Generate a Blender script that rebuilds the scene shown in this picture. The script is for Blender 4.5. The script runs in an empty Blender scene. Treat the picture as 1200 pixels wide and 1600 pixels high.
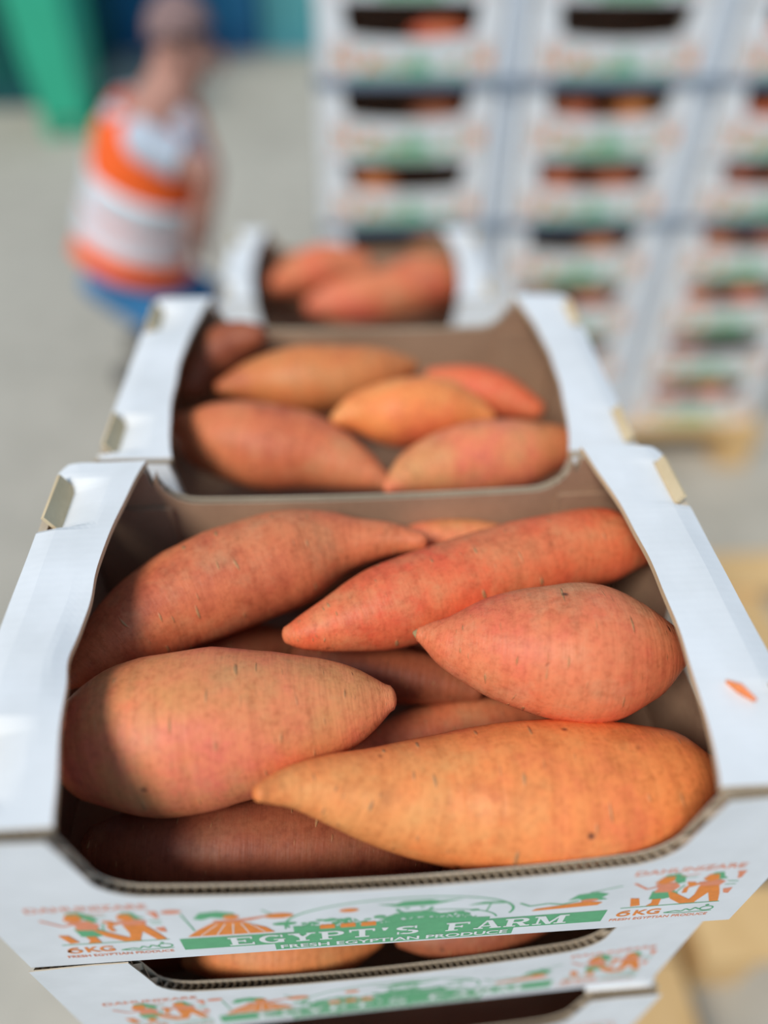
import bpy, bmesh, math, random
from mathutils import Vector, Matrix, noise
from mathutils.geometry import tessellate_polygon
random.seed(7)
S = bpy.context.scene
C = S.collection

# ------------------------------------------------------------------ camera
CAM = Vector((-0.0190, -0.1395, 0.3141))
PITCH, YAW, ROLL, FPX = 0.75897, -0.07975, 0.01904, 1167.4
fwd = Vector((-math.sin(YAW)*math.cos(PITCH), math.cos(YAW)*math.cos(PITCH), -math.sin(PITCH)))
_r = Vector((math.cos(YAW), math.sin(YAW), 0)); _u = _r.cross(fwd)
right = math.cos(ROLL)*_r + math.sin(ROLL)*_u
up = -math.sin(ROLL)*_r + math.cos(ROLL)*_u
cd = bpy.data.cameras.new('camera'); cam = bpy.data.objects.new('camera', cd); C.objects.link(cam)
m = Matrix((right, up, -fwd)).transposed().to_4x4(); m.translation = CAM
cam.matrix_world = m
cd.sensor_fit = 'HORIZONTAL'; cd.sensor_width = 24.0; cd.lens = 24.0*FPX/1200.0
cd.clip_start = 0.01; cd.clip_end = 100
cd.dof.use_dof = True; cd.dof.focus_distance = 0.425; cd.dof.aperture_fstop = 1.05
S.camera = cam

# ------------------------------------------------------------------ light
w = bpy.data.worlds.new('overcast_sky'); S.world = w; w.use_nodes = True
bg = w.node_tree.nodes['Background']
bg.inputs[0].default_value = (0.54, 0.84, 1.22, 1); bg.inputs[1].default_value = 0.40
sd = bpy.data.lights.new('hazy_sun', 'SUN'); sun = bpy.data.objects.new('hazy_sun', sd); C.objects.link(sun)
sd.energy = 2.85; sd.angle = math.radians(20); sd.color = (1.0, 0.95, 0.88)
sun_dir = Vector((-0.42, -0.50, 0.74)).normalized()      # towards the sun
sun.rotation_euler = sun_dir.to_track_quat('Z', 'Y').to_euler()
S.view_settings.view_transform = 'Standard'; S.view_settings.look = 'None'
S.view_settings.gamma = 1.0; S.view_settings.use_curve_mapping = False
S.view_settings.exposure = 0.03

# ------------------------------------------------------------------ pixel -> place helpers (1200 x 1600 frame)
def ray(u, v): return fwd + right*((u-600)/FPX) - up*((v-800)/FPX)
def at_z(u, v, z): d = ray(u, v); return CAM + d*((z-CAM.z)/d.z)
def at_y(u, v, y): d = ray(u, v); return CAM + d*((y-CAM.y)/d.y)
def depth(p): return (p-CAM).dot(fwd)

# ------------------------------------------------------------------ materials
def srgb(r, g, b):
    f = lambda c: (c/255/12.92) if c/255 <= 0.04045 else ((c/255+0.055)/1.055)**2.4
    return (f(r), f(g), f(b), 1)
def new_mat(name, rough=0.6, spec=0.4):
    mt = bpy.data.materials.new(name); mt.use_nodes = True
    nt = mt.node_tree; b = nt.nodes['Principled BSDF']
    b.inputs['Roughness'].default_value = rough; b.inputs['Specular IOR Level'].default_value = spec
    return mt, nt, b
def noise_node(nt, vec, scale, detail=4, rough=0.55):
    n = nt.nodes.new('ShaderNodeTexNoise'); n.inputs['Scale'].default_value = scale
    n.inputs['Detail'].default_value = detail; n.inputs['Roughness'].default_value = rough
    nt.links.new(vec, n.inputs['Vector']); return n.outputs['Fac']
def ramp(nt, fac, stops):
    r = nt.nodes.new('ShaderNodeValToRGB'); e = r.color_ramp.elements
    while len(e) < len(stops): e.new(0.5)
    for k, (p, c) in enumerate(stops): e[k].position = p; e[k].color = c
    nt.links.new(fac, r.inputs['Fac']); return r.outputs['Color']
def mix(nt, fac, a, b, mode='MIX'):
    n = nt.nodes.new('ShaderNodeMix'); n.data_type = 'RGBA'; n.blend_type = mode
    for v, s in ((fac, n.inputs[0]), (a, n.inputs[6]), (b, n.inputs[7])):
        if isinstance(v, (int, float)): s.default_value = v
        elif isinstance(v, tuple): s.default_value = v
        else: nt.links.new(v, s)
    return n.outputs[2]
def bump(nt, b, h, strength, dist):
    n = nt.nodes.new('ShaderNodeBump'); n.inputs['Strength'].default_value = strength
    n.inputs['Distance'].default_value = dist
    nt.links.new(h, n.inputs['Height']); nt.links.new(n.outputs[0], b.inputs['Normal'])
def coords(nt, kind='Object'):
    return nt.nodes.new('ShaderNodeTexCoord').outputs[kind]
def plain(name, rgb, rough=0.6, vary=0.08, scale=8, metallic=0.0):
    mt, nt, b = new_mat(name, rough)
    c = srgb(*rgb); d = tuple(x*(1-vary*2) for x in c[:3])+(1,)
    col = ramp(nt, noise_node(nt, coords(nt), scale), [(0.3, d), (0.7, c)])
    nt.links.new(col, b.inputs['Base Color']); b.inputs['Metallic'].default_value = metallic
    return mt
def paper_white():
    mt, nt, b = new_mat('white_coated_board', 0.55, 0.35)
    co = coords(nt)
    col = ramp(nt, noise_node(nt, co, 22, 5), [(0.3, srgb(224, 225, 224)), (0.7, srgb(238, 239, 239))])
    scuff = ramp(nt, noise_node(nt, co, 60, 6, 0.7), [(0.70, (0, 0, 0, 1)), (0.78, (1, 1, 1, 1))])
    col = mix(nt, scuff, col, srgb(212, 206, 196))
    nt.links.new(col, b.inputs['Base Color'])
    wv = nt.nodes.new('ShaderNodeTexWave'); wv.inputs['Scale'].default_value = 60; wv.inputs['Distortion'].default_value = 1.5
    wv.bands_direction = 'Y'
    nt.links.new(co, wv.inputs['Vector']); bump(nt, b, wv.outputs['Fac'], 0.05, 0.0005)
    return mt
def kraft(name='kraft_board', a=(158, 126, 102), c=(188, 154, 126)):
    mt, nt, b = new_mat(name, 0.8, 0.2)
    co = coords(nt)
    f1 = noise_node(nt, co, 12, 4); f2 = noise_node(nt, co, 300, 2)
    col = mix(nt, 0.25, ramp(nt, f1, [(0.3, srgb(*a)), (0.7, srgb(*c))]), ramp(nt, f2, [(0.3, srgb(*a)), (0.7, srgb(*c))]))
    nt.links.new(col, b.inputs['Base Color']); bump(nt, b, f2, 0.1, 0.0004)
    return mt
WHITE = paper_white(); KRAFT = kraft(); EDGE = kraft('cut_board_edge', (180, 164, 142), (214, 198, 174))
TAB = kraft('pale_kraft_tab', (205, 180, 140), (226, 204, 166))
GREEN = plain('green_ink', (98, 180, 126), 0.5, 0.06, 200)
ORANGE = plain('orange_ink', (250, 144, 54), 0.5, 0.08, 200)
TERRA = plain('terracotta_ink', (244, 150, 110), 0.5, 0.08, 200)
INKWHITE = plain('white_ink', (240, 240, 236), 0.5, 0.02, 100)
def skin_mat(name, a, b_, c, tan, dark=0.0):
    """sweet potato skin: patches of three hues, a dusty tan bloom, rings and scars across the axis"""
    mt, nt, b = new_mat(name, 0.5, 0.3)
    co = coords(nt); uv = coords(nt, 'UV')
    rnd = nt.nodes.new('ShaderNodeObjectInfo').outputs['Random']
    sh = nt.nodes.new('ShaderNodeVectorMath'); sh.operation = 'ADD'
    cmb = nt.nodes.new('ShaderNodeCombineXYZ')
    ml = nt.nodes.new('ShaderNodeMath'); ml.operation = 'MULTIPLY'; ml.inputs[1].default_value = 37.0
    nt.links.new(rnd, ml.inputs[0]); nt.links.new(ml.outputs[0], cmb.inputs[0]); nt.links.new(ml.outputs[0], cmb.inputs[1])
    nt.links.new(co, sh.inputs[0]); nt.links.new(cmb.outputs[0], sh.inputs[1]); v = sh.outputs[0]
    col = ramp(nt, noise_node(nt, v, 15, 7, 0.66), [(0.30, srgb(*a)), (0.50, srgb(*b_)), (0.70, srgb(*c))])
    dust = ramp(nt, noise_node(nt, v, 27, 7, 0.68), [(0.50, (0, 0, 0, 1)), (0.74, (1, 1, 1, 1))])
    dm = nt.nodes.new('ShaderNodeMath'); dm.operation = 'MULTIPLY'; dm.inputs[1].default_value = 0.5
    nt.links.new(dust, dm.inputs[0]); col = mix(nt, dm.outputs[0], col, srgb(*tan))
    # rings: noise stretched along the circumference (uv.x runs along the axis, uv.y around it)
    mp = nt.nodes.new('ShaderNodeMapping'); mp.inputs['Scale'].default_value = (46, 3.0, 1)
    nt.links.new(uv, mp.inputs[0])
    av = nt.nodes.new('ShaderNodeVectorMath'); av.operation = 'ADD'
    nt.links.new(mp.outputs[0], av.inputs[0]); nt.links.new(cmb.outputs[0], av.inputs[1])
    rings = noise_node(nt, av.outputs[0], 1.0, 3, 0.6)
    rc = ramp(nt, rings, [(0.36, (0.58, 0.5, 0.42, 1)), (0.50, (1, 1, 1, 1)), (0.66, (1.08, 1.03, 1.0, 1))])
    col = mix(nt, 0.24, col, rc, 'MULTIPLY')
    # short raised scars: pale thin dashes across the axis
    mp2 = nt.nodes.new('ShaderNodeMapping'); mp2.inputs['Scale'].default_value = (80, 11, 1)
    nt.links.new(uv, mp2.inputs[0])
    av2 = nt.nodes.new('ShaderNodeVectorMath'); av2.operation = 'ADD'
    nt.links.new(mp2.outputs[0], av2.inputs[0]); nt.links.new(cmb.outputs[0], av2.inputs[1])
    sc = noise_node(nt, av2.outputs[0], 1.0, 1, 0.4)
    scar = ramp(nt, sc, [(0.70, (0, 0, 0, 1)), (0.77, (1, 1, 1, 1))])
    col = mix(nt, scar, col, srgb(190, 140, 95))
    # earthy stains and fine speckle
    st = ramp(nt, noise_node(nt, v, 34, 8, 0.72), [(0.33, (0.60, 0.50, 0.44, 1)), (0.47, (1, 1, 1, 1))])
    col = mix(nt, 0.52, col, st, 'MULTIPLY')
    sp = ramp(nt, noise_node(nt, v, 260, 4, 0.7), [(0.34, (0.72, 0.64, 0.58, 1)), (0.5, (1, 1, 1, 1)), (0.7, (1.10, 1.08, 1.06, 1))])
    col = mix(nt, 0.55, col, sp, 'MULTIPLY')
    # dark pits (eyes)
    vo = nt.nodes.new('ShaderNodeTexVoronoi'); vo.inputs['Scale'].default_value = 62; nt.links.new(v, vo.inputs['Vector'])
    keep = ramp(nt, noise_node(nt, v, 45, 2), [(0.56, (0, 0, 0, 1)), (0.62, (1, 1, 1, 1))])
    pit = ramp(nt, vo.outputs['Distance'], [(0.06, (1, 1, 1, 1)), (0.17, (0, 0, 0, 1))])
    pk = mix(nt, 1.0, pit, keep, 'MULTIPLY')
    col = mix(nt, pk, col, srgb(88, 52, 40))
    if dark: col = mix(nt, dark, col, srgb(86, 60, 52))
    nt.links.new(col, b.inputs['Base Color'])
    fine = noise_node(nt, v, 420, 3)
    hs = nt.nodes.new('ShaderNodeMath'); hs.operation = 'MULTIPLY_ADD'; hs.inputs[1].default_value = 0.25
    nt.links.new(fine, hs.inputs[0]); nt.links.new(rings, hs.inputs[2])
    h2 = nt.nodes.new('ShaderNodeMath'); h2.operation = 'ADD'; nt.links.new(hs.outputs[0], h2.inputs[0]); nt.links.new(scar, h2.inputs[1])
    h3 = nt.nodes.new('ShaderNodeMath'); h3.operation = 'SUBTRACT'; nt.links.new(h2.outputs[0], h3.inputs[0]); nt.links.new(pk, h3.inputs[1])
    bump(nt, b, h3.outputs[0], 0.5, 0.0014)
    return mt
SK_RUST = skin_mat('rust_skin', (188, 88, 60), (220, 122, 80), (216, 136, 90), (212, 162, 116))
SK_RED = skin_mat('coral_red_skin', (226, 88, 60), (234, 116, 74), (222, 134, 88), (216, 164, 112))
SK_PINK = skin_mat('pink_coral_skin', (228, 98, 76), (232, 128, 86), (224, 144, 98), (216, 172, 128))
SK_TAN = skin_mat('tan_orange_skin', (236, 112, 96), (240, 140, 94), (222, 150, 92), (208, 166, 110))
SK_ORANGE = skin_mat('bright_orange_skin', (236, 116, 76), (248, 146, 82), (240, 156, 90), (232, 182, 112))
SK_BROWN = skin_mat('tan_brown_skin', (196, 104, 66), (220, 134, 78), (204, 134, 80), (198, 156, 102))
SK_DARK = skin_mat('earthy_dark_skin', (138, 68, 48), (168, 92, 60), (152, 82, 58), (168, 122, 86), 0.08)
TIP = plain('dry_root_end', (186, 160, 112), 0.8, 0.2, 200)

# ------------------------------------------------------------------ mesh helpers
def link(name, me, parent=None, loc=None, smooth=False):
    o = bpy.data.objects.new(name, me); C.objects.link(o)
    if parent: o.parent = parent
    if loc is not None: o.location = loc
    if smooth and me:
        for p in me.polygons: p.use_smooth = True
    return o
def empty(name, loc=(0, 0, 0), rz=0.0):
    o = bpy.data.objects.new(name, None); C.objects.link(o); o.location = loc; o.rotation_euler[2] = rz
    o.empty_display_size = 0.05; return o
def tag(o, label, cat, group=None, kind=None):
    o['label'] = label; o['category'] = cat
    if group: o['group'] = group
    if kind: o['kind'] = kind
    return o
def copy_tree(o, parent=None):
    c = o.copy(); C.objects.link(c); c.parent = parent
    for ch in o.children: copy_tree(ch, c)
    return c
class MB:
    def __init__(s): s.v = []; s.f = []; s.mi = []
    def add(s, vs, fs, mi=0):
        n = len(s.v); s.v += [tuple(p) for p in vs]
        for f in fs: s.f.append([n+i for i in f]); s.mi.append(mi)
    def box(s, x0, x1, y0, y1, z0, z1, mi=0, M=None):
        vs = [Vector((x, y, z)) for z in (z0, z1) for y in (y0, y1) for x in (x0, x1)]
        if M: vs = [M @ p for p in vs]
        s.add(vs, [(0, 2, 3, 1), (4, 5, 7, 6), (0, 1, 5, 4), (2, 6, 7, 3), (0, 4, 6, 2), (1, 3, 7, 5)], mi)
    def slab(s, poly, holes, axis, d0, d1, m0, m1, me_):
        """polygon (2-D) extruded: axis 'y' -> (x,z) polygon, 'x' -> (y,z), 'z' -> (x,y); d0 face gets m0, d1 face m1, rim me_"""
        def P(p, d):
            return (p[0], d, p[1]) if axis == 'y' else ((d, p[0], p[1]) if axis == 'x' else (p[0], p[1], d))
        loops = [poly]+holes
        flat = [p for l in loops for p in l]
        tris = tessellate_polygon([[Vector((p[0], p[1], 0)) for p in l] for l in loops])
        n = len(flat)
        s.add([P(p, d0) for p in flat], [t for t in tris], m0)
        s.add([P(p, d1) for p in flat], [tuple(reversed(t)) for t in tris], m1)
        k = 0
        for l in loops:
            q = [P(p, d0) for p in l]+[P(p, d1) for p in l]; L = len(l)
            s.add(q, [(i, (i+1) % L, (i+1) % L+L, i+L) for i in range(L)], me_)
    def mesh(s, name, mats, fix=True):
        me = bpy.data.meshes.new(name); me.from_pydata(s.v, [], s.f)
        for mt in mats: me.materials.append(mt)
        me.polygons.foreach_set('material_index', s.mi)
        if fix:
            bm = bmesh.new(); bm.from_mesh(me); bmesh.ops.recalc_face_normals(bm, faces=bm.faces); bm.to_mesh(me); bm.free()
        me.update(); return me
def catmull(pts, n):
    """pts: list of tuples (any dimension) -> n samples"""
    L = len(pts); out = []
    for i in range(n):
        t = i/(n-1)*(L-1); k = min(int(t), L-2); f = t-k
        p0, p1, p2, p3 = pts[max(k-1, 0)], pts[k], pts[k+1], pts[min(k+2, L-1)]
        out.append(tuple(0.5*((2*b)+(c-a)*f+(2*a-5*b+4*c-d)*f*f+(3*b-a-3*c+d)*f**3) for a, b, c, d in zip(p0, p1, p2, p3)))
    return out
def loft(path, radii, seg=24, rb=None, side=None, caps=True, uvs=False, nz=0.0, seed=0.0, name='loft', mats=()):
    """tube through path; radii along 'side' axis, rb the other half-width"""
    n = len(path); V = []; F = []; UV = []
    rings = []
    P = [Vector(p) for p in path]; rb = rb or radii
    rows = []
    if caps:
        t = (P[0]-P[1]).normalized()
        for a in (80, 58, 32): rows.append((P[0]+t*radii[0]*0.62*math.sin(math.radians(a)), radii[0]*math.cos(math.radians(a)), rb[0]*math.cos(math.radians(a)), -t))
    for i in range(n):
        t = (P[min(i+1, n-1)]-P[max(i-1, 0)]).normalized(); rows.append((P[i], radii[i], rb[i], t))
    if caps:
        t = (P[-1]-P[-2]).normalized()
        for a in (32, 58, 80): rows.append((P[-1]+t*radii[-1]*0.62*math.sin(math.radians(a)), radii[-1]*math.cos(math.radians(a)), rb[-1]*math.cos(math.radians(a)), t))
    N = Vector(side) if side else None
    if N is None:
        t0 = rows[0][3]; N = Vector((0, 0, 1)); N = N-t0*N.dot(t0)
        if N.length < 0.1: N = Vector((1, 0, 0))-t0*t0.x
    for i, (c, ra, rbb, t) in enumerate(rows):
        N = (N-t*N.dot(t)).normalized(); B = t.cross(N)
        for k in range(seg):
            a = 2*math.pi*k/seg
            d = N*math.cos(a)*ra+B*math.sin(a)*rbb
            if nz:
                q = (c+d)
                d = d*(1+nz*1.3*noise.noise(q*20+Vector((seed, 0, 0)))+nz*0.7*noise.noise(q*55+Vector((0, seed, 0)))+nz*0.25*noise.noise(q*150))
            V.append(c+d)
    R = len(rows)
    for i in range(R-1):
        for k in range(seg):
            F.append((i*seg+k, i*seg+(k+1) % seg, (i+1)*seg+(k+1) % seg, (i+1)*seg+k))
            UV.append(((i/(R-1), k/seg), (i/(R-1), (k+1)/seg), ((i+1)/(R-1), (k+1)/seg), ((i+1)/(R-1), k/seg)))
    F.append(tuple(reversed(range(seg)))); UV.append(tuple((0, 0) for _ in range(seg)))
    F.append(tuple(range((R-1)*seg, R*seg))); UV.append(tuple((1, 0) for _ in range(seg)))
    ctr = sum(P, Vector())/n
    me = bpy.data.meshes.new(name); me.from_pydata([tuple(v-ctr) for v in V], [], F)
    lay = me.uv_layers.new(name='axis')
    flat = [c for f in UV for p in f for c in p]; lay.data.foreach_set('uv', flat)
    for mt in mats: me.materials.append(mt)
    me.polygons.foreach_set('use_smooth', [True]*len(me.polygons))
    bm = bmesh.new(); bm.from_mesh(me); bmesh.ops.recalc_face_normals(bm, faces=bm.faces); bm.to_mesh(me); bm.free()
    return me, ctr

# ------------------------------------------------------------------ setting: ground
GZ = -1.257                                      # ground below the top of the nearest box
BH, BW, BD = 0.159, 0.40, 0.2473                 # carton height, width, depth
def ground():
    mt, nt, b = new_mat('worn_concrete', 0.85, 0.2)
    co = coords(nt)
    f = noise_node(nt, co, 0.8, 6, 0.6); g = noise_node(nt, co, 9, 6, 0.65)
    col = mix(nt, 0.4, ramp(nt, f, [(0.3, srgb(170, 163, 148)), (0.7, srgb(196, 189, 174))]), ramp(nt, g, [(0.3, srgb(150, 146, 136)), (0.7, srgb(200, 193, 180))]))
    nt.links.new(col, b.inputs['Base Color']); bump(nt, b, g, 0.3, 0.004)
    bm = MB(); bm.box(-9, 9, -3, 14, GZ-0.1, GZ)
    o = link('floor', bm.mesh('floor', [mt])); o['kind'] = 'structure'; o['label'] = 'grey beige concrete yard floor'
ground()

# ------------------------------------------------------------------ pallets
WOOD = kraft('pallet_wood', (196, 158, 106), (222, 186, 134))
WOOD2 = kraft('weathered_pallet_wood', (206, 166, 112), (228, 192, 138))
def pallet(name, x0, x1, y0, y1, height, boards, wood, label, widths=0.12):
    root = empty(name, ((x0+x1)/2, (y0+y1)/2, GZ)); tag(root, label, 'pallet', 'wooden pallets on the yard floor')
    cx, cy = (x0+x1)/2, (y0+y1)/2
    hx, hy = (x1-x0)/2, (y1-y0)/2
    b = MB(); b.box(-hx, hx, -widths/2, widths/2, -0.011, 0.011); deck = b.mesh('deck_board', [wood])
    for k in range(boards):
        y = -hy+widths/2+k*(2*hy-widths)/(boards-1)
        link('deck_board', deck, root, (0, y, height-0.011))
    b = MB(); b.box(-0.05, 0.05, -hy, hy, -0.010, 0.010); st = b.mesh('stringer_board', [wood])
    b = MB(); b.box(-0.05, 0.05, -0.06, 0.06, 0, height-0.062); bl = b.mesh('block', [wood])
    for x in (-hx+0.05, 0, hx-0.05):
        link('stringer_board', st, root, (x, 0, height-0.032))
        link('stringer_board', st, root, (x, 0, 0.010))
        for y in (-hy+0.06, 0, hy-0.06): link('block', bl, root, (x, y, 0.020))
    return root
PT = 0.1405                                       # pallet deck height
pallet('pallet', -0.27, 0.53, -0.02, 0.60, PT, 5, WOOD, 'wooden pallet under the two nearest carton stacks')
pallet('pallet', 0.575, 1.40, 0.215, 1.15, 0.146, 4, WOOD2, 'empty wooden pallet lying right of the nearest stack')
pallet('pallet', -0.30, 0.45, 0.80, 1.40, 0.100, 5, WOOD, 'wooden pallet under the third, lower carton stack')
pallet('pallet', -0.06, 1.32, 1.67, 2.45, 0.160, 5, WOOD2, 'wooden pallet under the tall background wall of cartons')

# ------------------------------------------------------------------ the carton
def arc_pts(cx, cz, r, a0, a1, n):
    return [(cx+r*math.cos(math.radians(a0+(a1-a0)*i/n)), cz+r*math.sin(math.radians(a0+(a1-a0)*i/n))) for i in range(n+1)]
def cut_curve(depth_mid, bow, half=0.146, r=0.026):
    """points of the display cut-out from right top to left top"""
    zs = BH-depth_mid+bow
    pts = [(half, BH), (half-0.003, BH-0.018)]
    right_arc = arc_pts(half-0.006-r, zs+r, r, 0, -90, 6)
    pts += right_arc
    xr = right_arc[-1][0]
    for i in range(1, 12):
        x = xr-2*xr*i/12; pts.append((x, zs-bow*(1-(x/xr)**2)))
    pts += [(-x, z) for x, z in reversed(right_arc)]+[(-half+0.003, BH-0.018), (-half, BH)]
    return pts
def top_at(curve, x):
    if abs(x) >= curve[0][0]: return BH
    best = BH
    for (xa, za), (xb, zb) in zip(curve, curve[1:]):
        if min(xa, xb) <= x <= max(xa, xb) and abs(xa-xb) > 1e-9:
            best = min(best, za+(zb-za)*(x-xa)/(xb-xa))
    return best
T = 0.0058
def bow_at(x, z, amount):
    return amount*max(0.0, 1-(x/0.165)**2)*min(1.0, z/0.097)
def wall_panel_meshes(curve, sgn, bow, drop=0.0):
    """liners (outer white, inner kraft) and the zig-zag fluting between; sgn -1: outer face towards -y; bow: bulge of the middle"""
    xs = sorted(set([round(-0.2+0.005*i, 5) for i in range(81)]+[round(p[0], 5) for p in curve]))
    top = lambda x: top_at(curve, x)-(drop if abs(x) >= curve[0][0]-1e-6 else 0)
    b = MB(); nz = 5; W_ = nz+1
    def Y(x, z, d): return sgn*(bow_at(x, z, bow)-d)
    grids = []
    for d, mi in ((0.0, 0), (0.0007, 2), (T-0.0007, 2), (T, 1)):
        vs = [(x, Y(x, top(x)*k/nz, d), top(x)*k/nz) for x in xs for k in range(W_)]; grids.append(vs)
        b.add(vs, [(i*W_+k, (i+1)*W_+k, (i+1)*W_+k+1, i*W_+k+1) for i in range(len(xs)-1) for k in range(nz)], mi)
    for ga, gb in ((0, 1), (2, 3)):
        A, Bq = grids[ga], grids[gb]; L = len(xs)
        for i in range(L-1): b.add([A[i*W_+nz], A[(i+1)*W_+nz], Bq[(i+1)*W_+nz], Bq[i*W_+nz]], [(0, 1, 2, 3)], 2)
        for i in (0, L-1):
            for k in range(nz): b.add([A[i*W_+k], A[i*W_+k+1], Bq[i*W_+k+1], Bq[i*W_+k]], [(0, 1, 2, 3)], 2)
    pm = b.mesh('panel', [WHITE, KRAFT, EDGE], False)
    f = MB(); p = 0.0022; n = int(0.396/p)
    for i in range(n):
        xa, xb = -0.198+i*p, -0.198+(i+1)*p
        ya, yb = (0.0007, T-0.0007) if i % 2 == 0 else (T-0.0007, 0.0007)
        za, zb = top(xa)-0.0004, top(xb)-0.0004
        if abs(za-zb) > 0.02: continue
        f.add([(xa, Y(xa, za-0.012, ya), za-0.012), (xb, Y(xb, zb-0.012, yb), zb-0.012), (xb, Y(xb, zb, yb), zb), (xa, Y(xa, za, ya), za)], [(0, 1, 2, 3)])
    return pm, f.mesh('fluting', [EDGE], False)
FC = cut_curve(0.070, 0.006); BC = cut_curve(0.036, 0.002); BOW = 0.0028
front_me, front_fl = wall_panel_meshes(FC, -1, BOW)
back_me, back_fl = wall_panel_meshes(BC, 1, 0.0, 0.0048)
def side_meshes():
    hole = [(BD/2-0.006+x, 0.088+z) for x, z in
            arc_pts(0.028, 0, 0.011, -90, 90, 6)+arc_pts(-0.028, 0, 0.011, 90, 270, 6)]
    hole = list(reversed(hole))
    poly = [(0.0, 0), (BD-2*T, 0), (BD-2*T, BH-0.0045), (0.0, BH-0.0045)]
    out = []
    for s in (-1, 1):
        b = MB(); b.slab(poly, [hole], 'x', s*0.2, s*(0.2-0.005), 0, 1, 2)
        out.append(b.mesh('side_panel', [WHITE, KRAFT, EDGE]))
    return out
side_me = side_meshes()
b = MB(); b.box(-0.1945, 0.1945, T+0.0002, BD-T-0.0002, 0.0004, 0.0044); bottom_me = b.mesh('bottom_panel', [KRAFT])
def flange_mesh(s, damage):
    """folded-in top ledge: wavy inner edge, notched outer edge, outer strip creased down"""
    ny, nx = 66, 11
    y0, y1 = T+0.0003, BD
    def inner(y):
        t = (y-y0)/(y1-y0)
        w_ = 0.1445+0.0135*math.sin(math.pi*min(max(t, 0), 1))**0.8
        w_ += 0.0016*noise.noise(Vector((t*6, s*3.1+damage, 0)))
        if damage: w_ += 0.0022*math.exp(-((t-0.36)/0.05)**2)-0.0020*math.exp(-((t-0.52)/0.06)**2)
        return w_
    def outer(y):
        for a, c in ((0.016, 0.058), (BD-0.058, BD-0.016)):
            if a < y < c: return 0.1895
        e = min(y-y0, y1-y)
        return 0.1995-max(0, 0.006-e)*0.8
    b = MB(); top = []; bot = []
    ys = []
    for i in range(ny+1): ys.append(y0+(y1-y0)*i/ny)
    for a in (0.016, 0.058, BD-0.058, BD-0.016): ys += [a-1e-5, a+1e-5]
    ys.sort()
    for y in ys:
        a, c = inner(y), outer(y)
        for j in range(nx+1):
            x = a+(c-a)*j/nx
            z = BH
            if x > 0.188: z -= (x-0.188)*0.22
            z += 0.0008*noise.noise(Vector((x*30, y*22, s*5)))
            for yc in (0.037, BD-0.037):
                d = 1-min(1, abs(y-yc)/0.023)
                if d > 0: z -= (0.0075 if s < 0 else 0.0012)*min(1, d*4)*max(0, (x-0.165)/0.025 if x < 0.19 else 1)
            if damage and x < 0.168:
                t = (y-y0)/(y1-y0); z -= 0.005*math.exp(-((t-0.40)/0.12)**2)*(0.168-x)/0.015
            top.append((s*x, y, z)); bot.append((s*x, y, z-0.004))
    W_ = nx+1; n = len(top); R = len(ys)
    b.add(top, [(i*W_+j, i*W_+j+1, (i+1)*W_+j+1, (i+1)*W_+j) for i in range(R-1) for j in range(nx)], 0)
    b.add(bot, [(i*W_+j, (i+1)*W_+j, (i+1)*W_+j+1, i*W_+j+1) for i in range(R-1) for j in range(nx)], 1)
    rim = [i*W_ for i in range(R)]+[(R-1)*W_+j for j in range(1, W_)]+[i*W_+nx for i in range(R-2, -1, -1)]+[j for j in range(nx-1, 0, -1)]
    q = [top[i] for i in rim]+[bot[i] for i in rim]; L = len(rim)
    b.add(q, [(i, (i+1) % L, (i+1) % L+L, i+L) for i in range(L)], 2)
    return b.mesh('top_ledge', [WHITE, KRAFT, TAB])
flange_me = {(s, d): flange_mesh(s, d) for s in (-1, 1) for d in (0, 1)}
b = MB(); b.box(-0.0012, 0.0012, -0.0195, 0.0195, -0.012, 0.0055); tab_me = b.mesh('stacking_tab', [TAB])
b = MB(); b.box(-0.0012, 0.0012, -0.0195, 0.0195, -0.012, -0.0008); low_tab_me = b.mesh('stacking_tab', [TAB])
b = MB(); b.box(-0.029, 0.029, -0.0015, 0.0015, 0, BH-0.040); b.box(0.0292, 0.0305, -0.0022, 0.0022, 0, BH-0.041)
flap_me = b.mesh('corner_flap', [KRAFT])

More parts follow.
